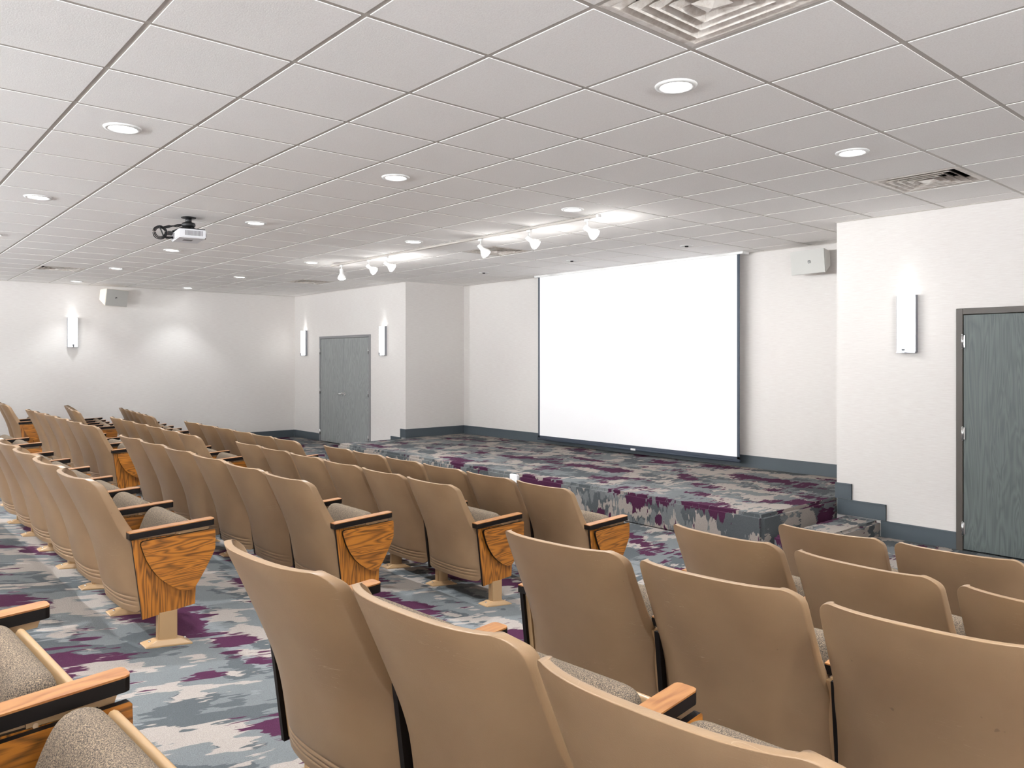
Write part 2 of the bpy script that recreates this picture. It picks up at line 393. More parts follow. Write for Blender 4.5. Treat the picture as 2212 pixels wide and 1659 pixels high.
# doors
def hinge(parent, x, z, side):
    bm = bmesh.new(); add_cyl(bm, (0, 0, -.055), (0, 0, .055), .0085, seg=12); add_box(bm, -.002 if side > 0 else -.018, .018 if side > 0 else .002, .004, .007, -.052, .052)
    add_cyl(bm, (0, 0, .055), (0, 0, .062), .005, seg=10); add_cyl(bm, (0, 0, -.062), (0, 0, -.055), .005, seg=10)
    link('hinge', mesh_from(bm, 'hinge', 'chrome'), parent, (x, YD - .026, z))
def door(name, D, split, fm, dm, fw=.052):
    x0, x1, top = D
    root = bpy.data.objects.new(name, None); C.objects.link(root); root['kind'] = 'structure'
    bm = bmesh.new()
    add_box(bm, x0, x0 + fw, YD - .02, YD + .10, -.01, top); add_box(bm, x1 - fw, x1, YD - .02, YD + .10, -.01, top)
    add_box(bm, x0 + fw, x1 - fw, YD - .02, YD + .10, top - fw, top)
    bmesh.ops.bevel(bm, geom=list(bm.edges), offset=.003, segments=1, affect='EDGES')
    link('door_frame', mesh_from(bm, 'door_frame', fm), root)
    xs_ = [x0 + fw + .004, x1 - fw - .004]
    spans = [(xs_[0], xs_[1])] if not split else [(xs_[0], split - .002), (split + .002, xs_[1])]
    for k, (a, b_) in enumerate(spans):
        bm = bmesh.new(); add_box(bm, a, b_, YD - .012, YD + .032, .012, top - fw - .004)
        bmesh.ops.bevel(bm, geom=list(bm.edges), offset=.002, segments=1, affect='EDGES')
        p = link('door_panel', mesh_from(bm, 'door_panel', dm), root)
        hx = a - .004 if k == 0 else b_ + .004
        for z in (.19, 1.0, 1.785): hinge(p, hx, z, 1 if k == 0 else -1)
        if split:
            s = -1 if k == 0 else 1
            bm = bmesh.new(); hxx = split + s * .055
            add_cyl(bm, (hxx, YD - .012, .97), (hxx, YD - .02, .97), .032, seg=20); add_cyl(bm, (hxx, YD - .02, .97), (hxx, YD - .06, .97), .011, seg=12)
            add_cyl(bm, (hxx, YD - .056, .97), (hxx + s * .105, YD - .056, .965), .010, .008, seg=12)
            link('door_handle', mesh_from(bm, 'door_handle', 'chrome'), p)
    return root
door('door_1', D1, None, 'brownframe', 'door2')
door('door_2', D2, -13.10, 'greyframe', 'door', .045)
# something solid and dark behind the doors' gaps
bm = bmesh.new(); add_box(bm, D1[0], D1[1], YD + .10, YD + T_, 0, D1[2]); add_box(bm, D2[0], D2[1], YD + .10, YD + T_, 0, D2[2])
struct('trim_2', bm, 'dark')

# ------------------------------------------------------------------ stage
SY = 5.99
st = thing('stage_platform', 'low carpeted stage platform below the projection screen', 'stage', (0, 0, 0))
bm = bmesh.new(); add_box(bm, RXL + .016, RXR - .016, SY, YB - .016, -.02, STG)
es = [e for e in bm.edges if (e.verts[0].co.z > .2 and e.verts[1].co.z > .2 and min(e.verts[0].co.y, e.verts[1].co.y) < 6.2) or (e.verts[0].co.y < 6.1 and e.verts[1].co.y < 6.1)]
bmesh.ops.bevel(bm, geom=es, offset=.03, segments=4, affect='EDGES')
link('platform', mesh_from(bm, 'platform', 'carpet'), st)
for a, b_ in ((-3.46, -3.13), (-11.42, -10.99)):
    bm = bmesh.new(); add_box(bm, a, b_, SY, YD - .002, -.02, STG / 2)
    es = [e for e in bm.edges if e.verts[0].co.z > .1 and e.verts[1].co.z > .1 or (e.verts[0].co.y < 6.1 and e.verts[1].co.y < 6.1)]
    bmesh.ops.bevel(bm, geom=es, offset=.025, segments=3, affect='EDGES')
    link('step', mesh_from(bm, 'step', 'carpet'), st)

# ------------------------------------------------------------------ projection screen
SYY = 8.37; sx0, sx1, sz0 = -8.87, -5.28, .362
scr = thing('projection_screen', 'large white pull-down projection screen with dark border above the stage', 'projection screen', (0, 0, 0))
bm = bmesh.new(); add_box(bm, sx0 + .035, sx1 - .035, SYY, SYY + .004, sz0 + .06, CEIL - .01); link('screen_surface', mesh_from(bm, 'screen_surface', 'screen'), scr)
bm = bmesh.new()
for a, b_ in ((sx0, sx0 + .035), (sx1 - .035, sx1)): add_box(bm, a, b_, SYY - .001, SYY + .005, sz0 + .04, CEIL - .01)
add_box(bm, sx0, sx1, SYY - .001, SYY + .005, sz0 + .03, sz0 + .07)
link('screen_border', mesh_from(bm, 'screen_border', 'navy'), scr)
bm = bmesh.new(); add_cyl(bm, (sx0 - .005, SYY + .002, sz0 + .016), (sx1 + .005, SYY + .002, sz0 + .016), .017, seg=14); link('bottom_bar', mesh_from(bm, 'bottom_bar', 'navy'), scr)
bm = bmesh.new(); add_box(bm, -6.98, -6.90, SYY - .022, SYY - .012, sz0 + .006, sz0 + .032); link('pull_tab', mesh_from(bm, 'pull_tab', 'white'), scr)
bm = bmesh.new(); add_box(bm, sx0 - .06, sx1 + .06, SYY - .03, SYY + .11, CEIL - .03, CEIL - .001); link('screen_case', mesh_from(bm, 'screen_case', 'white'), scr)

# ------------------------------------------------------------------ seats
W_ = .575; HT = .783; HW = .263
def y_edge(z): return interp(z, [.15, .30, .40, .48, .60, .70, .785], [-.120, -.132, -.145, -.172, -.228, -.275, -.312])
def y_cent(z): return interp(z, [.15, .22, .30, .40, .50, .60, .70, .785], [-.158, -.182, -.202, -.222, -.254, -.296, -.341, -.384])
def smooth_y(f, z): return (f(z - .03) + 2 * f(z) + f(z + .03)) / 4
def half_w(z):
    r, zt = .05, HT
    if z > zt - r: return HW - r + math.sqrt(max(0, r * r - (z - zt + r) ** 2))
    r, zb = .040, .158
    if z < zb + r: return HW + .017 - r + math.sqrt(max(0, r * r - (zb + r - z) ** 2))
    return HW + .017 * ss((.53 - z) / .09)
us = [-1, -.993, -.975, -.92, -.85, -.7, -.5, -.25, 0, .25, .5, .7, .85, .92, .975, .993, 1]
zs = [.158, .160, .165, .174, .1860, .189, .192, .195, .206, .209, .212, .215, .226, .229, .232, .235, .26, .30, .34, .38, .41, .44, .47, .50, .54, .58, .62, .66, .70, .733, .745, .758, .769, .777, .782, HT]
grooves = {.189, .192, .209, .212, .229, .232}
def yb(u, z): return smooth_y(y_edge, z) + (smooth_y(y_cent, z) - smooth_y(y_edge, z)) * (1 - abs(u) ** 3.3)
def te(z): return interp(z, [.15, .40, .44, .50, .60, .785], [.016, .018, .042, .056, .044, .034])
def yf(u, z):
    k = ss((abs(u) - .90) / .08); k2 = ss((z - .755) / .02)
    return yb(u, z) + .014 + (te(z) - .014) * k + .008 * k2 * (1 - k)
def make_shell():
    bm = bmesh.new(); B, F = [], []
    for z in zs:
        hw = half_w(z); rb, rf = [], []
        for u in us:
            ue = u * hw / HW
            g = .004 if (z in grooves and abs(u) < .88) else 0
            rb.append(bm.verts.new((u * hw, yb(ue, z) + g, z))); rf.append(bm.verts.new((u * hw, yf(ue if abs(u) < 1 else math.copysign(max(abs(ue), .93), ue), z), z)))
        B.append(rb); F.append(rf)
    n = len(us)
    for a, b_ in zip(B, B[1:]):
        for i in range(n - 1): bm.faces.new((a[i], a[i + 1], b_[i + 1], b_[i]))
    for a, b_ in zip(F, F[1:]):
        for i in range(n - 1): bm.faces.new((a[i + 1], a[i], b_[i], b_[i + 1]))
    for k in range(len(zs) - 1):
        for i in (0, n - 1): bm.faces.new((B[k][i], B[k + 1][i], F[k + 1][i], F[k][i]))
    for k in (0, len(zs) - 1):
        for i in range(n - 1): bm.faces.new((B[k][i], B[k][i + 1], F[k][i + 1], F[k][i]))
    return bake(mesh_from(bm, 'backrest', 'shell', True), [('SUBSURF', dict(levels=1, render_levels=1))])
def make_pad():
    bm = bmesh.new(); z0, z1, hw = .33, .768, .232; NU, NV = 15, 17; A, B = [], []
    for k in range(NV):
        v = -1 + 2 * k / (NV - 1); v = math.copysign(abs(v) ** .6, v); z = (z0 + z1) / 2 + v * (z1 - z0) / 2
        ra, rb = [], []
        for i in range(NU):
            u = -1 + 2 * i / (NU - 1); u = math.copysign(abs(u) ** .6, u)
            w = hw * (1 - .12 * abs(v) ** 8); ue = u * w / HW
            y0 = yb(ue, z) + .014; t = .034 * (1 - abs(u) ** 8) * (1 - abs(v) ** 10)
            ra.append(bm.verts.new((u * w, y0 + t + .004, z))); rb.append(bm.verts.new((u * w, y0, z)))
        A.append(ra); B.append(rb)
    for G, fl in ((A, 1), (B, 0)):
        for a, b_ in zip(G, G[1:]):
            for i in range(NU - 1): bm.faces.new((a[i], a[i + 1], b_[i + 1], b_[i]))
    for k in range(NV - 1):
        for i in (0, NU - 1): bm.faces.new((A[k][i], A[k + 1][i], B[k + 1][i], B[k][i]))
    for k in (0, NV - 1):
        for i in range(NU - 1): bm.faces.new((A[k][i], A[k][i + 1], B[k][i + 1], B[k][i]))
    return mesh_from(bm, 'back_cushion', 'tweed', True)
def loft_x(prof, hw, n=4, endr=.03, secs=9):
    """closed (y,z) profile swept across x with rounded ends"""
    cy = sum(p[0] for p in prof) / len(prof); cz = sum(p[1] for p in prof) / len(prof)
    bm = bmesh.new(); xs_ = []
    for k in range(5): t = PI / 2 * k / 4; xs_.append((-hw + endr * (1 - math.sin(t)), endr * (1 - math.cos(t))))
    xs_ = [(-hw + endr - endr * math.cos(PI / 2 * k / 4), endr * (1 - math.sin(PI / 2 * k / 4))) for k in range(5)]
    allx = xs_ + [(-hw * .5, 0), (0, 0), (hw * .5, 0)] + [(-x, s) for x, s in xs_[::-1]]
    rings = []
    for x, s in allx:
        ring = []
        for y, z in prof:
            d = math.hypot(y - cy, z - cz); f = max(0.05, (d - s) / d)
            ring.append(bm.verts.new((x, cy + (y - cy) * f, cz + (z - cz) * f)))
        rings.append(ring)
    m = len(prof)
    for a, b_ in zip(rings, rings[1:]):
        for i in range(m): bm.faces.new((a[i], a[(i + 1) % m], b_[(i + 1) % m], b_[i]))
    bm.faces.new(rings[0][::-1]); bm.faces.new(rings[-1])
    return bm
def rot_prof(pts, c, ang):
    ca, sa = math.cos(ang), math.sin(ang)
    return [(c[0] + y * ca + z * sa, c[1] - y * sa + z * ca) for y, z in pts]
def make_seat():
    # cushion profile: thin rounded nose at the top, deep at the hinge
    raw = [(.058, .118), (.046, .134), (.024, .142), (.000, .140), (-.020, .128), (-.036, .100), (-.052, .050), (-.066, -.010), (-.076, -.070), (-.074, -.105), (-.055, -.125), (0, -.130), (.050, -.125), (.058, -.09), (.060, 0), (.060, .09)]
    cush = rot_prof(raw, (.060, .414), .10)
    me = bake(mesh_from(loft_x(cush, .222, endr=.045), 'seat_cushion', 'tweed', True), [('SUBSURF', dict(levels=1, render_levels=1))])
    raw2 = [(.066, .128), (.076, .134), (.086, .128), (.096, .10), (.104, .03), (.108, -.05), (.100, -.12), (.075, -.155), (0, -.160), (-.05, -.15), (-.055, -.135), (0, -.138), (.055, -.128), (.064, -.09), (.066, 0), (.066, .10)]
    shell = rot_prof(raw2, (.062, .396), .10)
    me2 = bake(mesh_from(loft_x(shell, .232, endr=.02), 'seat_pan', 'steel', True), [('SUBSURF', dict(levels=1, render_levels=1))])
    return me, me2
def bevel_mesh(bm, off, seg=2): bmesh.ops.bevel(bm, geom=list(bm.edges), offset=off, segments=seg, affect='EDGES')
def make_arm(y0=-.175):
    bm = bmesh.new(); hw = .0275
    y1 = .205
    z = lambda y: .5435 + (y - .0) * .045
    c = .012
    outline = [(-hw, y0), (hw, y0), (hw, y1 - c), (hw - c * .3, y1 - c * .3), (hw - c, y1), (-hw + c, y1), (-hw + c * .3, y1 - c * .3), (-hw, y1 - c)]
    T = [bm.verts.new((x, y, z(y))) for x, y in outline]; B = [bm.verts.new((x, y, z(y) - .004)) for x, y in outline]; D = [bm.verts.new((x, y, z(y) - .031)) for x, y in outline]
    bm.faces.new(T).material_index = 0; n = len(outline)
    for i in range(n):
        bm.faces.new((T[i], B[i], B[(i + 1) % n], T[(i + 1) % n])).material_index = 0
        bm.faces.new((B[i], D[i], D[(i + 1) % n], B[(i + 1) % n])).material_index = 1
    bm.faces.new(D[::-1]).material_index = 1
    return mesh_from(bm, 'armrest', ['wood_top', 'black'])
def make_bracket():
    bm = bmesh.new()
    A = [(-.150, .5055), (.188, .5205), (.180, .498), (-.150, .480)]
    add_prism_x(bm, A, -.006, .006, 0, 0)
    B = [(.03, .5125), (.11, .516), (.108, .492), (.032, .488)]
    add_prism_x(bm, B, .006, .014, 0, 0)
    for y in (.045, .095): add_cyl(bm, (.014, y, .501), (.0175, y, .502), .005, seg=8)
    return mesh_from(bm, 'arm_bracket', 'steel')
PANEL = [(-.163, .500), (-.117, .138), (.115, .163), (.122, .30), (.150, .44), (.150, .500), (.02, .500)]
def make_panel():
    bm = bmesh.new(); add_prism_x(bm, PANEL, .0, .016, 0, 1); return mesh_from(bm, 'side_panel', ['wood_z', 'black'])
def make_panel_inner():
    bm = bmesh.new(); add_prism_x(bm, PANEL, .0, .016, 0, 1); add_prism_x(bm, [(-.163, .499), (-.117, .139), (-.075, .142), (-.121, .499)], .0155, .0175, 1, 1)
    return mesh_from(bm, 'side_panel', ['wood_z', 'black'])
def make_panel_left():
    bm = bmesh.new(); add_prism_x(bm, PANEL, .0, .016, 0, 1); bm.faces.ensure_lookup_table(); bm.faces[1].material_index = 1
    return mesh_from(bm, 'side_panel', ['wood_z', 'black'])
def make_frame():
    bm = bmesh.new(); add_prism_x(bm, [(-.150, .495), (-.104, .150), (-.062, .155), (-.105, .495)], -.020, -.001, 0, 0)
    add_prism_x(bm, [(-.104, .155), (.09, .172), (.09, .20), (-.100, .186)], -.016, -.001, 0, 0)
    add_cyl(bm, (-.020, -.084, .178), (-.023, -.084, .178), .006, seg=10); add_cyl(bm, (-.020, -.118, .44), (-.023, -.118, .44), .006, seg=10)
    return mesh_from(bm, 'side_frame', 'steel')
TAB = [(.196, .506), (.202, .500), (.203, .47), (.202, .415), (.190, .385), (.160, .330), (.130, .280), (.110, .250), (.098, .240), (.080, .236), (.055, .241), (.020, .258), (-.02, .288), (-.055, .322), (-.085, .365), (-.108, .410), (-.122, .45), (-.130, .478), (-.128, .488), (-.118, .493)]
def make_tablet():
    bm = bmesh.new(); add_prism_x(bm, TAB, .022, .039, 0, 1); return mesh_from(bm, 'writing_tablet', ['wood_y', 'black'])
def make_leg():
    bm = bmesh.new(); add_box(bm, -.020, .020, -.050, .035, .004, .158); bevel_mesh(bm, .005); return mesh_from(bm, 'leg', 'steel')
def make_foot():
    bm = bmesh.new()
    b0 = [(-.045, -.112), (.045, -.112), (.045, .095), (-.045, .095)]; lv = [(1, 1, 0), (1, 1, .006)]
    A = [bm.verts.new((x, y, -.004)) for x, y in b0]; B = [bm.verts.new((x, y, .006)) for x, y in b0]
    D = [bm.verts.new((x * .62, y * .52 - .004, .026)) for x, y in b0]
    for P, Q in ((A, B), (B, D)):
        for i in range(4): bm.faces.new((P[i], P[(i + 1) % 4], Q[(i + 1) % 4], Q[i]))
    bm.faces.new(A[::-1]); bm.faces.new(D); bevel_mesh(bm, .002, 1)
    return mesh_from(bm, 'foot_plate', 'steel')
def make_bolt():
    bm = bmesh.new(); add_cyl(bm, (0, 0, 0), (0, 0, .005), .010, seg=12); add_cyl(bm, (0, 0, .005), (0, 0, .013), .0062, seg=6); return mesh_from(bm, 'bolt', 'chrome')
def make_screw():
    bm = bmesh.new(); add_cyl(bm, (0, 0, 0), (.004, 0, 0), .0065, .004, seg=10); return mesh_from(bm, 'screw', 'chrome')
MS = dict(shell=make_shell(), pad=make_pad(), arm=make_arm(), bracket=make_bracket(), panel=make_panel(), panel_inner=make_panel_inner(), panel_left=make_panel_left(), frame=make_frame(), tablet=make_tablet(), leg=make_leg(), foot=make_foot(), bolt=make_bolt(), screw=make_screw())
MS['cushion'], MS['pan'] = make_seat(); MS['arm_in'] = make_arm(-.135)
def standard(root, x, tablet, slope, outer=False, end=True):
    link('armrest', MS['arm' if end else 'arm_in'], root, (x, 0, 0)); link('arm_bracket', MS['bracket'], root, (x, 0, 0))
    dx = -.030 if outer else 0
    link('side_panel', MS['panel_left' if outer else ('panel' if end else 'panel_inner')], root, (x + dx, 0, 0)); link('side_frame', MS['frame'], root, (x + dx + (.037 if outer else 0), 0, 0))
    if tablet: link('writing_tablet', MS['tablet'], root, (x, 0, 0))
    link('leg', MS['leg'], root, (x, 0, 0))
    f = link('foot_plate', MS['foot'], root, (x, 0, 0), (-slope, 0, 0))
    link('bolt', MS['bolt'], f, (0, -.085, .008)); link('bolt', MS['bolt'], f, (0, .072, .010))
def make_seat_unit(slope, left_end, right_end):
    root = bpy.data.objects.new('auditorium_seat', None); C.objects.link(root)
    link('backrest', MS['shell'], root); link('back_cushion', MS['pad'], root)
    s = link('seat_cushion', MS['cushion'], root); link('seat_pan', MS['pan'], s)
    link('screw', MS['screw'], root, (HW - .001, -.150, .478)); 
    o = link('screw', MS['screw'], root, (-HW + .001, -.150, .478), (0, 0, PI))
    standard(root, W_ / 2, True, slope, False, right_end)
    if left_end: standard(root, -W_ / 2, False, slope, True)
    return root
PROTO = {}
used = set()
def place_seat(leg_x, leg_y, ang, left_end, right_end, label, group, seatrot=0):
    slope = .0 if leg_y > 3.5 else .115
    key = (slope, left_end, right_end)
    if key not in PROTO: PROTO[key] = make_seat_unit(*key)
    o = PROTO[key] if key not in used else copy_tree(PROTO[key]); used.add(key)
    cx, cy = leg_x - W_ / 2 * math.cos(ang), leg_y - W_ / 2 * math.sin(ang)
    o.location = (cx, cy, floor_z(leg_x, leg_y)); o.rotation_euler = (0, 0, ang)
    tag(o, label, 'auditorium seat', group)
    if seatrot:
        for ch in o.children:
            if ch.name.startswith('seat_cushion'): ch.rotation_euler = (seatrot, 0, 0)
    return o
ROWN = {1: 'front', 2: 'second', 3: 'third', 4: 'fourth', 5: 'fifth'}
ORD = ['first', 'second', 'third', 'fourth', 'fifth', 'sixth']
BL = {'B1': 'nearest right-hand block', 'B2': 'centre block', 'B3': 'centre-left block', 'B4': 'far left block'}
# block, row, x and y of the right-hand leg, angle, number of seats
ROWS = [
    ('B2', 1, -3.463, 3.879, -.013, 6), ('B2', 2, -3.735, 3.158, -.001, 6), ('B2', 3, -3.858, 2.247, .018, 6), ('B2', 4, -3.694, 1.149, .009, 6),
    ('B3', 1, -7.288, 3.836, -.009, 6), ('B3', 2, -7.615, 2.956, -.023, 6), ('B3', 3, -8.379, 2.236, .009, 6), ('B3', 4, -8.10, 1.20, .01, 2),
    ('B4', 1, -11.656, 3.724, -.111, 5), ('B4', 2, -12.167, 2.864, -.147, 4), ('B4', 3, -12.712, 2.098, -.05, 2),
    ('B1', 1, -1.029, 4.107, .071, 2), ('B1', 2, -.371, 2.998, -.047, 3), ('B1', 3, -.49, 2.33, .098, 3), ('B1', 4, -.444, 1.258, .076, 3), ('B1', 5, -1.03, .255, .06, 2),
]
NEAR = {1: [(-1.032, 4.110), (-1.597, 4.062)], 2: [(-.365, 2.985), (-.948, 3.038), (-1.553, 3.098)], 3: [(-.489, 2.322), (-1.064, 2.285), (-1.625, 2.208)],
        4: [(-.445, 1.252), (-1.019, 1.228), (-1.570, 1.156)]}
for blk, row, x0, y0, a, n in ROWS:
    for k in range(n):
        left = (k == n - 1) and not (blk in ('B3', 'B4') and row >= 3)
        if blk == 'B1':
            idx = n - 1 - k
            lab = 'tan seat %s from the aisle in the %s row of the %s' % (ORD[idx], ROWN[row], BL[blk])
        else:
            lab = 'tan seat %s from the right end of the %s row, %s' % (ORD[k], ROWN[row], BL[blk])
        jit = random.uniform(-.006, .006)
        lx, ly = (x0 - k * W_ * math.cos(a), y0 - k * W_ * math.sin(a)) if not (blk == 'B1' and row in NEAR) else NEAR[row][k]
        place_seat(lx, ly, a + jit, left, k == 0 and blk != 'B1', lab, '%s row of seats in the %s' % (ROWN[row], BL[blk]), random.uniform(-.05, .05))

# ------------------------------------------------------------------ downlights
def ring_mesh():
    bm = bmesh.new(); add_lathe(bm, [(.072, -.004), (.078, -.010), (.096, -.008), (.101, 0), (.101, .004), (.070, .004), (.072, -.004)], 40, cap=False); return mesh_from(bm, 'trim_ring', 'white', True)
def lens_mesh():
    bm = bmesh.new(); add_lathe(bm, [(.0745, .001), (.0745, -.003), (.05, -.0055), (.001, -.0065)], 40, cap=True); return mesh_from(bm, 'lens', 'lens', True)
RM, LM = ring_mesh(), lens_mesh()
dl_desc = {}
def spot(parent, loc, power, size, blend, direction=(0, 0, -1), r=.06, col=LC):
    l = bpy.data.lights.new('lamp_light', 'SPOT'); l.energy = power; l.spot_size = size; l.spot_blend = blend; l.shadow_soft_size = r; l.color = col
    o = bpy.data.objects.new('lamp_light', l); C.objects.link(o); o.parent = parent; o.location = loc
    l.color = col; o.rotation_euler = Vector(direction).to_track_quat('-Z', 'Y').to_euler(); return o
def disc(parent, loc, power):
    l = bpy.data.lights.new('lens_light', 'AREA'); l.shape = 'DISK'; l.size = .14; l.energy = power; l.color = LC
    o = bpy.data.objects.new('lens_light', l); C.objects.link(o); o.parent = parent; o.location = loc; return o
def omni(parent, loc, power, r=.04):
    l = bpy.data.lights.new('bulb_light', 'POINT'); l.energy = power; l.shadow_soft_size = r; l.color = (1, .985, .97)
    o = bpy.data.objects.new('bulb_light', l); C.objects.link(o); o.parent = parent; o.location = loc; return o
visible = {(-1.5, 3.5): 'round downlight close to the large ceiling vent above the camera', (2.5, .5): 'round downlight in the upper left, largest on that side of the ceiling',
           (6.5, .5): 'round downlight left of the projector, nearest the left edge row', (10.5, .5): 'round downlight cut by the left edge of the picture',
           (2.5, 3.5): 'round downlight alone in the middle of the ceiling, right of the projector', (6.5, 3.5): 'round downlight just right of and beyond the projector',
           (10.5, 3.5): 'round downlight directly below the projector in the view', (14.5, 3.5): 'round downlight between the projector and the left wall vent',
           (18.5, 3.5): 'round downlight against the left wall above the left wall sconce', (-1.5, 6.5): 'round downlight beside the dusty vent on the right',
           (2.5, 6.5): 'round downlight at the right end of the track light rail', (6.5, 6.5): 'round downlight behind the middle of the track rail',
           (10.5, 6.5): 'round downlight at the far left end of the track rail', (14.5, 6.5): 'round downlight beyond the track rail towards the double doors wall',
           (18.5, 6.5): 'round downlight nearest the far left corner of the room'}
for j in (-9.5, -5.5, -1.5, 2.5, 6.5, 10.5, 14.5, 18.5):  # positions missing from visible are out of view, added for bounce light
    for i in (-5.5, -2.5, .5, 3.5, 6.5):
        if j < 0 and i == .5 and j == -1.5: pass
        x, y = gx(j), gy(i)
        lab = visible.get((j, i), 'unseen round downlight added along the ceiling grid to brighten the room')
        t = thing('downlight', lab, 'ceiling light', (x, y, CEIL), 0, 'recessed downlights in the tile ceiling')
        link('trim_ring', RM, t); link('lens', LM, t)
        spot(t, (0, 0, -.035), DOWN_W * (.20 if j > 18 else 1), math.radians(96), .6)
        disc(t, (0, 0, -.012), DISC_W * (.35 if j > 18 else 1))
# small unlit adjustable cans over the stage
for (x, y, lab) in ((-5.40, 7.46, 'small unlit recessed can above the right part of the screen'), (-7.22, 7.43, 'small unlit recessed can above the middle of the screen'), (-9.09, 7.44, 'small unlit recessed can near the left edge of the screen')):
    t = thing('recessed_can', lab, 'ceiling light', (x, y, CEIL), 0, 'unlit cans over the stage')
    bm = bmesh.new(); add_lathe(bm, [(.052, -.003), (.058, -.007), (.073, -.005), (.077, 0), (.077, .004), (.050, .004), (.052, -.003)], 32, cap=False); link('trim_ring', mesh_from(bm, 'trim_ring', 'white', True), t)
    bm = bmesh.new(); add_lathe(bm, [(.054, -.001), (.03, -.0035), (.001, -.004)], 24); link('reflector', mesh_from(bm, 'reflector', 'canw', True), t)
    bm = bmesh.new(); add_lathe(bm, [(.022, -.003), (.020, -.014), (.001, -.016)], 20); link('lamp', mesh_from(bm, 'lamp', 'dark', True), t)

# ------------------------------------------------------------------ square ceiling diffusers
def frustum(bm, s0, z0, s1, z1, t=.003, mi=0):
    """open square ring from half-size s0 at z0 to s1 at z1 with thickness t"""
    R = []
    for s, z in ((s0, z0), (s1, z1), (s1 - t, z1 + .001), (s0 - t, z0 + t)):
        R.append([bm.verts.new(p) for p in ((-s, -s, z), (s, -s, z), (s, s, z), (-s, s, z))])
    for a, b_ in ((0, 1), (1, 2), (2, 3), (3, 0)):
        for i in range(4): bm.faces.new((R[a][i], R[a][(i + 1) % 4], R[b_][(i + 1) % 4], R[b_][i])).material_index = mi
vlab = ['large square four-way ceiling vent with dusty louvres, at the top edge of the picture', 'square ceiling vent with a dark open slot near the right wall',
        'square ceiling vent behind the track light heads', 'square ceiling vent near the double door corner, beyond the track', 'square ceiling vent above the left wall, left of the wall speaker']
for (j, i), lab in zip(vents, vlab):
    t = thing('ceiling_vent', lab, 'ceiling vent', (gx(j), gy(i), CEIL), 0, 'square ceiling vents')
    s = TY / 2 - .004
    bm = bmesh.new(); frustum(bm, s, .004, s - .035, -.001, .006); frustum(bm, s - .035, -.001, s - .085, .030); link('frame', mesh_from(bm, 'frame', 'vent'), t)
    bm = bmesh.new(); add_box(bm, -s, s, -s, s, .10, .104); 
    for sx_, sy_ in ((1, 0), (-1, 0), (0, 1), (0, -1)):
        if sx_: add_box(bm, min(sx_ * s, sx_ * (s - .004)), max(sx_ * s, sx_ * (s - .004)), -s, s, .004, .10)
        else: add_box(bm, -s, s, min(sy_ * s, sy_ * (s - .004)), max(sy_ * s, sy_ * (s - .004)), .004, .10)
    link('duct_box', mesh_from(bm, 'duct_box', 'dark'), t)
    for so, si in ((.218, .168), (.163, .117), (.112, .066)):
        bm = bmesh.new(); frustum(bm, so, -.004, si, .040, .003); link('louvre', mesh_from(bm, 'louvre', 'vent'), t)
    bm = bmesh.new(); 
    B = [bm.verts.new(p) for p in ((-.055, -.055, -.002), (.055, -.055, -.002), (.055, .055, -.002), (-.055, .055, -.002))]; Tt = bm.verts.new((0, 0, -.022)); U = bm.verts.new((0, 0, .03))
    for q in range(4): bm.faces.new((B[q], B[(q + 1) % 4], Tt)); bm.faces.new((B[(q + 1) % 4], B[q], U))
    link('centre_cone', mesh_from(bm, 'centre_cone', 'vent'), t)

# ------------------------------------------------------------------ track light
TYY = 5.235; tz = CEIL - .001
tr = thing('light_track', 'long white ceiling track rail carrying six spotlights', 'light track', (0, 0, 0))
bm = bmesh.new(); add_box(bm, -9.76, -4.76, TYY - .018, TYY + .018, tz - .020, tz); bevel_mesh(bm, .002, 1); link('rail', mesh_from(bm, 'rail', 'grid'), tr)
bm = bmesh.new(); add_box(bm, -4.765, -4.735, TYY - .020, TYY + .020, tz - .023, tz); link('end_cap', mesh_from(bm, 'end_cap', 'white'), tr)
heads = [(-4.89, (.45, .75, -.62), 'rightmost spotlight on the track rail'), (-5.68, (.42, .75, -.66), 'second track spotlight from the right end of the rail'),
         (-6.45, (.38, .62, -.85), 'third track spotlight from the right, in front of the square vent'), (-8.33, (.45, .75, -.60), 'right one of the close pair of track spotlights'),
         (-8.76, (.45, .75, -.66), 'left one of the close pair of track spotlights'), (-9.48, (-.1, .12, -1), 'leftmost track spotlight, pointing straight down')]
for x, d, lab in heads:
    t = thing('track_spotlight', lab, 'spotlight', (x, TYY, tz - .022), 0, 'spotlights on the ceiling track')
    bm = bmesh.new(); add_box(bm, -.028, .028, -.014, .014, -.024, 0); bevel_mesh(bm, .002, 1); link('adapter', mesh_from(bm, 'adapter', 'white'), t)
    bm = bmesh.new(); add_cyl(bm, (0, 0, -.022), (0, 0, -.085), .007, seg=12); add_cyl(bm, (-.018, 0, -.088), (.018, 0, -.088), .012, seg=12); link('stem', mesh_from(bm, 'stem', 'white'), t)
    dv = Vector(d).normalized(); q = dv.to_track_quat('Z', 'Y').to_matrix().to_4x4(); q.translation = Vector((0, 0, -.090)) - dv * .035
    bm = bmesh.new()
    add_lathe(bm, [(.001, -.001), (.022, 0), (.024, .003), (.024, .06), (.030, .07), (.040, .085), (.052, .105), (.057, .125), (.058, .132), (.054, .132), (.050, .118), (.02, .10)], 28, mat=q, cap=False)
    link('lamp_shade', mesh_from(bm, 'lamp_shade', 'white', True), t)
    bm = bmesh.new(); add_lathe(bm, [(.050, .120), (.053, .130), (.048, .140), (.03, .149), (.001, .152)], 28, mat=q); link('bulb', mesh_from(bm, 'bulb', 'bulb', True), t)
    spot(t, tuple(q.translation + dv * .17), TRACK_W, math.radians(110), .8, dv, .05, (1, .985, .97))
    omni(t, tuple(q.translation + dv * .27), BULB_W)

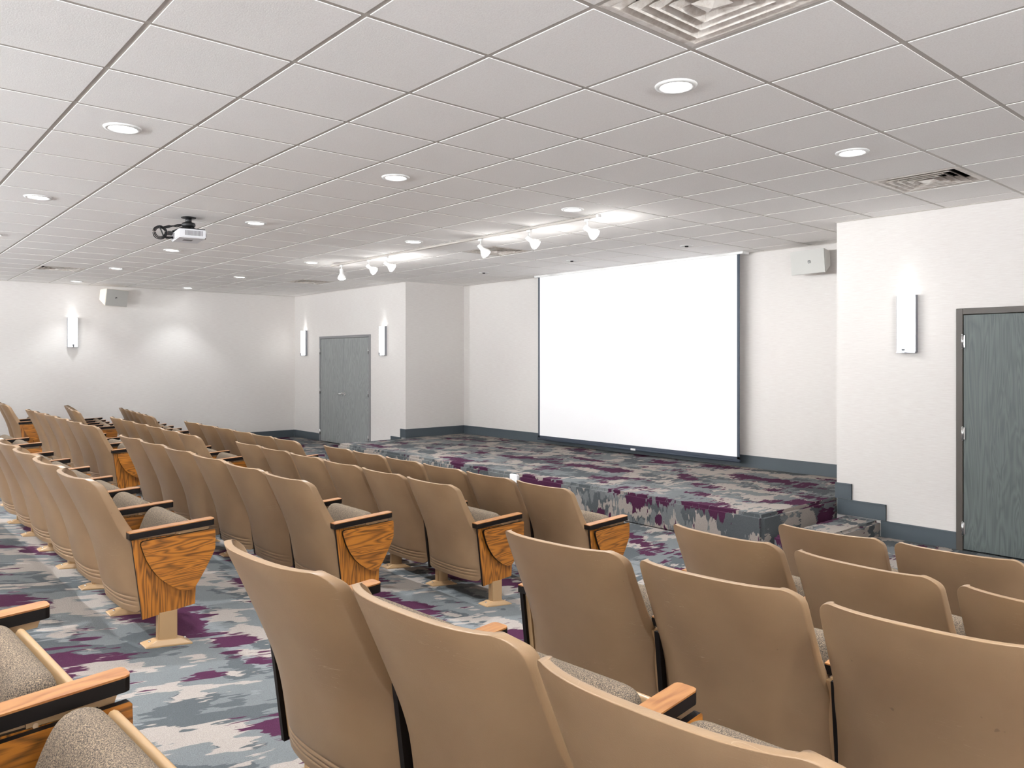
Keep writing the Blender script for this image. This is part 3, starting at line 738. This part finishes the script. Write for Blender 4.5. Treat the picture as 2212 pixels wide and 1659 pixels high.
# ------------------------------------------------------------------ wall sconces (local: -Y points into the room)
def sconce(loc, rz, lab, up=0):
    t = thing('wall_sconce', lab, 'wall light', loc, rz, 'white glass wall sconces')
    w, h, d = .074, .25, .10
    bm = bmesh.new(); add_box(bm, -.082, .082, -.018, -.0005, -h - .006, h + .006); bevel_mesh(bm, .002, 1); link('back_plate', mesh_from(bm, 'back_plate', 'sconcemetal'), t)
    # curved glass diffuser, open at the top
    bm = bmesh.new(); n = 12; A, B = [], []
    pts = [(-w, -.020)] + [(-w + 2 * w * k / n, -.055 - .045 * (1 - (2 * k / n - 1) ** 2)) for k in range(n + 1)] + [(w, -.020)]
    pin = [(x * .965, y + .003 if abs(x) < w * .98 else y) for x, y in pts]
    def wallz(p, z): return [bm.verts.new((x, y, z)) for x, y in p]
    o0, o1, i0, i1 = wallz(pts, -h), wallz(pts, h), wallz(pin, -h + .003), wallz(pin, h)
    for k in range(len(pts) - 1):
        bm.faces.new((o0[k], o0[k + 1], o1[k + 1], o1[k])); bm.faces.new((i0[k + 1], i0[k], i1[k], i1[k + 1]))
        bm.faces.new((o1[k], o1[k + 1], i1[k + 1], i1[k]))
    bm.faces.new(o0)
    link('diffuser', mesh_from(bm, 'diffuser', 'glow', True), t)
    bm = bmesh.new(); add_box(bm, -.08, .08, -.062, -.018, -h - .012, -h - .002); add_box(bm, .076, .081, -.05, -.018, -h - .002, h + .004); add_box(bm, -.081, -.076, -.05, -.018, -h - .002, h + .004)
    link('metal_frame', mesh_from(bm, 'metal_frame', 'sconcemetal'), t)
    bm = bmesh.new(); add_box(bm, -.018, .014, -.108, -.100, -h + .012, -h + .046); add_box(bm, -.014, .010, -.104, -.04, -h - .012, -h - .004); add_box(bm, -.014, .010, -.108, -.102, -h - .01, -h + .02)
    link('clip', mesh_from(bm, 'clip', 'sconcemetal'), t)
    if up: spot(t, (0, -.10, h + .03), up, math.radians(165), .5, (0, -.52, 1), .08)  # strong wide uplight, only on the added out-of-view sconces
    else: spot(t, (0, -.07, h + .02), SCONCE_W, math.radians(70), .9, (0, .10, 1), .03)
sconce((-2.885, YD, 1.95), 0, 'tall white wall sconce beside the single grey door on the right')
sconce((-14.70, YD, 1.96), 0, 'white wall sconce left of the grey double doors')
sconce((-11.67, YD, 1.955), 0, 'white wall sconce right of the grey double doors')
sconce((XL, 3.105, 2.10), PI / 2, 'white wall sconce alone on the far left wall')

for x, k in ((-12.5, 1.5), (-9.2, 1.4), (-5.9, 1.2), (-2.6, .75), (.7, .5)): sconce((x, YR, 1.95), PI, 'unseen wall sconce added on the rear wall to uplight the ceiling', UP_W * k)  # out-of-view sconces, added to lift the ceiling brightness
for y in (-2.0, 1.0): sconce((XR, y, 1.95), -PI / 2, 'unseen wall sconce added on the right wall to uplight the ceiling', UP_W * 1.2)  # likewise added out of view, as ceiling uplights
# ------------------------------------------------------------------ wall speakers
def speaker(loc, rz, tilt, s, lab, boxm, mirror=1):
    t = thing('wall_speaker', lab, 'speaker', loc, rz, 'wedge shaped wall speakers')
    w, d, h = .215 * s, .20 * s, .135 * s
    R = Matrix.Rotation(tilt, 4, 'X')
    bm = bmesh.new()
    f = [(-w, -d / 2, -h), (w, -d / 2, -h), (w, -d / 2, h), (-w, -d / 2, h)]; k = [(-w * .72, d / 2, -h * .45), (w * .72, d / 2, -h * .45), (w * .72, d / 2, h * .75), (-w * .72, d / 2, h * .75)]
    A = [bm.verts.new(R @ Vector(p)) for p in f]; B = [bm.verts.new(R @ Vector(p)) for p in k]
    bm.faces.new(A); bm.faces.new(B[::-1])
    for i in range(4): bm.faces.new((A[i], A[(i + 1) % 4], B[(i + 1) % 4], B[i]))
    bevel_mesh(bm, .006, 2); link('cabinet', mesh_from(bm, 'cabinet', boxm), t)
    bm = bmesh.new(); n = 8; rows = []
    for a in range(n + 1):
        u = -1 + 2 * a / n; rows.append([bm.verts.new(R @ Vector((u * w * .975, -d / 2 - .004 - .012 * (1 - u * u), v * h * .965))) for v in (-1, 1)])
    back = [[bm.verts.new(R @ Vector((u * w * .975, -d / 2 + .002, v * h * .965))) for v in (-1, 1)] for u in (-1, 1)]
    for a, b_ in zip(rows, rows[1:]): bm.faces.new((a[0], b_[0], b_[1], a[1]))
    bm.faces.new([r[1] for r in rows] + [back[1][1], back[0][1]]); bm.faces.new([r[0] for r in rows][::-1] + [back[0][0], back[1][0]])
    for e, r in ((0, rows[0]), (1, rows[-1])): bm.faces.new((r[0], r[1], back[e][1], back[e][0]))
    g = link('grille', mesh_from(bm, 'grille', 'spk'), t)
    bm = bmesh.new(); bx = .03 * mirror
    add_box(bm, bx - .015, bx + .015, -d / 2 - .020, -d / 2 - .014, -.015, .015, 0, R); add_box(bm, bx - .009, bx + .010, -d / 2 - .0215, -d / 2 - .0195, -.008, .004, 1, R)
    link('badge', mesh_from(bm, 'badge', ['blk', 'white']), g)
    bm = bmesh.new(); add_cyl(bm, (0, d * .3, 0), (0, d / 2 + .07, 0), .022, seg=14); add_box(bm, -.05, .05, d / 2 + .064, d / 2 + .072, -.05, .05); link('wall_mount', mesh_from(bm, 'wall_mount', 'blk' if boxm == 'spk' else boxm), t)
speaker((-4.34, YB - .175, 2.735), -.10, .10, 1.0, 'white wedge speaker high on the stage wall, right of the screen', 'spk', 1)
speaker((XL + .21, 3.70, 2.735), PI / 2 + .50, .14, 1.12, 'beige wedge speaker high on the left wall above the sconce', 'spkbox', -1)

# ------------------------------------------------------------------ projector
pr = thing('projector', 'white ceiling projector on a black mount with a loop of black cable', 'projector', (-7.33, 2.46, CEIL), -.14)
bm = bmesh.new(); add_cyl(bm, (0, 0, 0), (0, 0, -.008), .065, seg=24); add_cyl(bm, (0, 0, -.008), (0, 0, -.05), .028, seg=16)
add_lathe(bm, [(.03, -.045), (.058, -.055), (.062, -.075), (.05, -.092), (.02, -.098)], 20); add_cyl(bm, (-.07, .02, -.085), (-.01, 0, -.06), .012)
for a in range(4):
    t_ = PI / 4 + a * PI / 2; add_cyl(bm, (.02 * math.cos(t_), .02 * math.sin(t_), -.09), (.13 * math.cos(t_), .085 * math.sin(t_), -.125), .007, seg=8)
add_box(bm, -.10, .12, -.06, .07, -.124, -.117)
link('ceiling_mount', mesh_from(bm, 'ceiling_mount', 'blk', False), pr)
bm = bmesh.new(); add_box(bm, -.18, .18, -.118, .118, -.213, -.132); bevel_mesh(bm, .008, 3); body = link('body', mesh_from(bm, 'body', 'pwhite'), pr)
bm = bmesh.new(); add_box(bm, -.172, .176, -.112, .112, -.133, -.127); bevel_mesh(bm, .002, 1); link('base_plate', mesh_from(bm, 'base_plate', 'blk'), pr)
bm = bmesh.new()
for k in range(14): y = -.062 + k * .011; add_box(bm, .1795, .1815, y, y + .006, -.192, -.146)
link('side_grille', mesh_from(bm, 'side_grille', 'pgrey'), body)
bm = bmesh.new(); add_cyl(bm, (.08, .112, -.172), (.08, .135, -.172), .032, seg=24); add_cyl(bm, (.08, .134, -.172), (.08, .137, -.172), .024, seg=24, mi=1); link('lens', mesh_from(bm, 'projector_lens', ['blk', 'pgrey']), pr)
bm = bmesh.new(); add_box(bm, -.15, -.02, -.124, -.116, -.20, -.15); add_box(bm, -.03, .05, -.05, .03, -.2145, -.2125); link('connector_panel', mesh_from(bm, 'connector_panel', 'pgrey'), pr)
bm = bmesh.new()
for dr, dx in ((0, 0), (.011, -.008), (-.009, .008), (.004, .016)):
    ring = [(-.06 + dx + .008 * math.sin(k), -.235 + (.050 + dr) * math.cos(t), -.150 + (.050 + dr) * math.sin(t)) for k, t in enumerate([PI * .35 + 2.2 * PI * q / 26 for q in range(27)])]
    add_tube(bm, [(-.02, -.02, -.062), (-.04 + dx, -.09, -.078 - dr), (-.05 + dx, -.16, -.092 + dr)] + ring + [(-.06 + dx, -.20, -.196), (-.07 + dx, -.16, -.192)], .0042)
add_cyl(bm, (-.07, -.185, -.193), (-.07, -.118, -.188), .011, seg=10); add_tube(bm, [(-.02, -.01, -.070), (-.05, -.07, -.105), (-.10, -.12, -.125)], .009)
link('cable', mesh_from(bm, 'cable', 'blk'), pr)
bm = bmesh.new(); add_box(bm, -.155, -.085, -.165, -.122, -.158, -.128); bevel_mesh(bm, .003, 1); dg_ = link('adapter_box', mesh_from(bm, 'adapter_box', 'blk'), pr)
bm = bmesh.new(); add_lathe(bm, [(.008, 0), (.007, .004), (.001, .006)], 12, mat=Matrix.Translation((-.12, -.165, -.140)) @ Matrix.Rotation(PI / 2, 4, 'X')); link('indicator_light', mesh_from(bm, 'indicator_light', 'led'), dg_)

# ------------------------------------------------------------------ odds and ends
ob = thing('outlet_box', 'small white outlet box on the front face of the stage', 'outlet', (-6.735, SY, .245))
bm = bmesh.new(); add_box(bm, -.065, .065, -.035, 0, -.045, .045); bevel_mesh(bm, .004); link('cover', mesh_from(bm, 'cover', 'paper'), ob)
bm = bmesh.new(); add_cyl(bm, (.04, -.018, -.045), (.04, -.018, -.240), .012, seg=12); link('conduit', mesh_from(bm, 'conduit', 'sconcemetal'), ob)
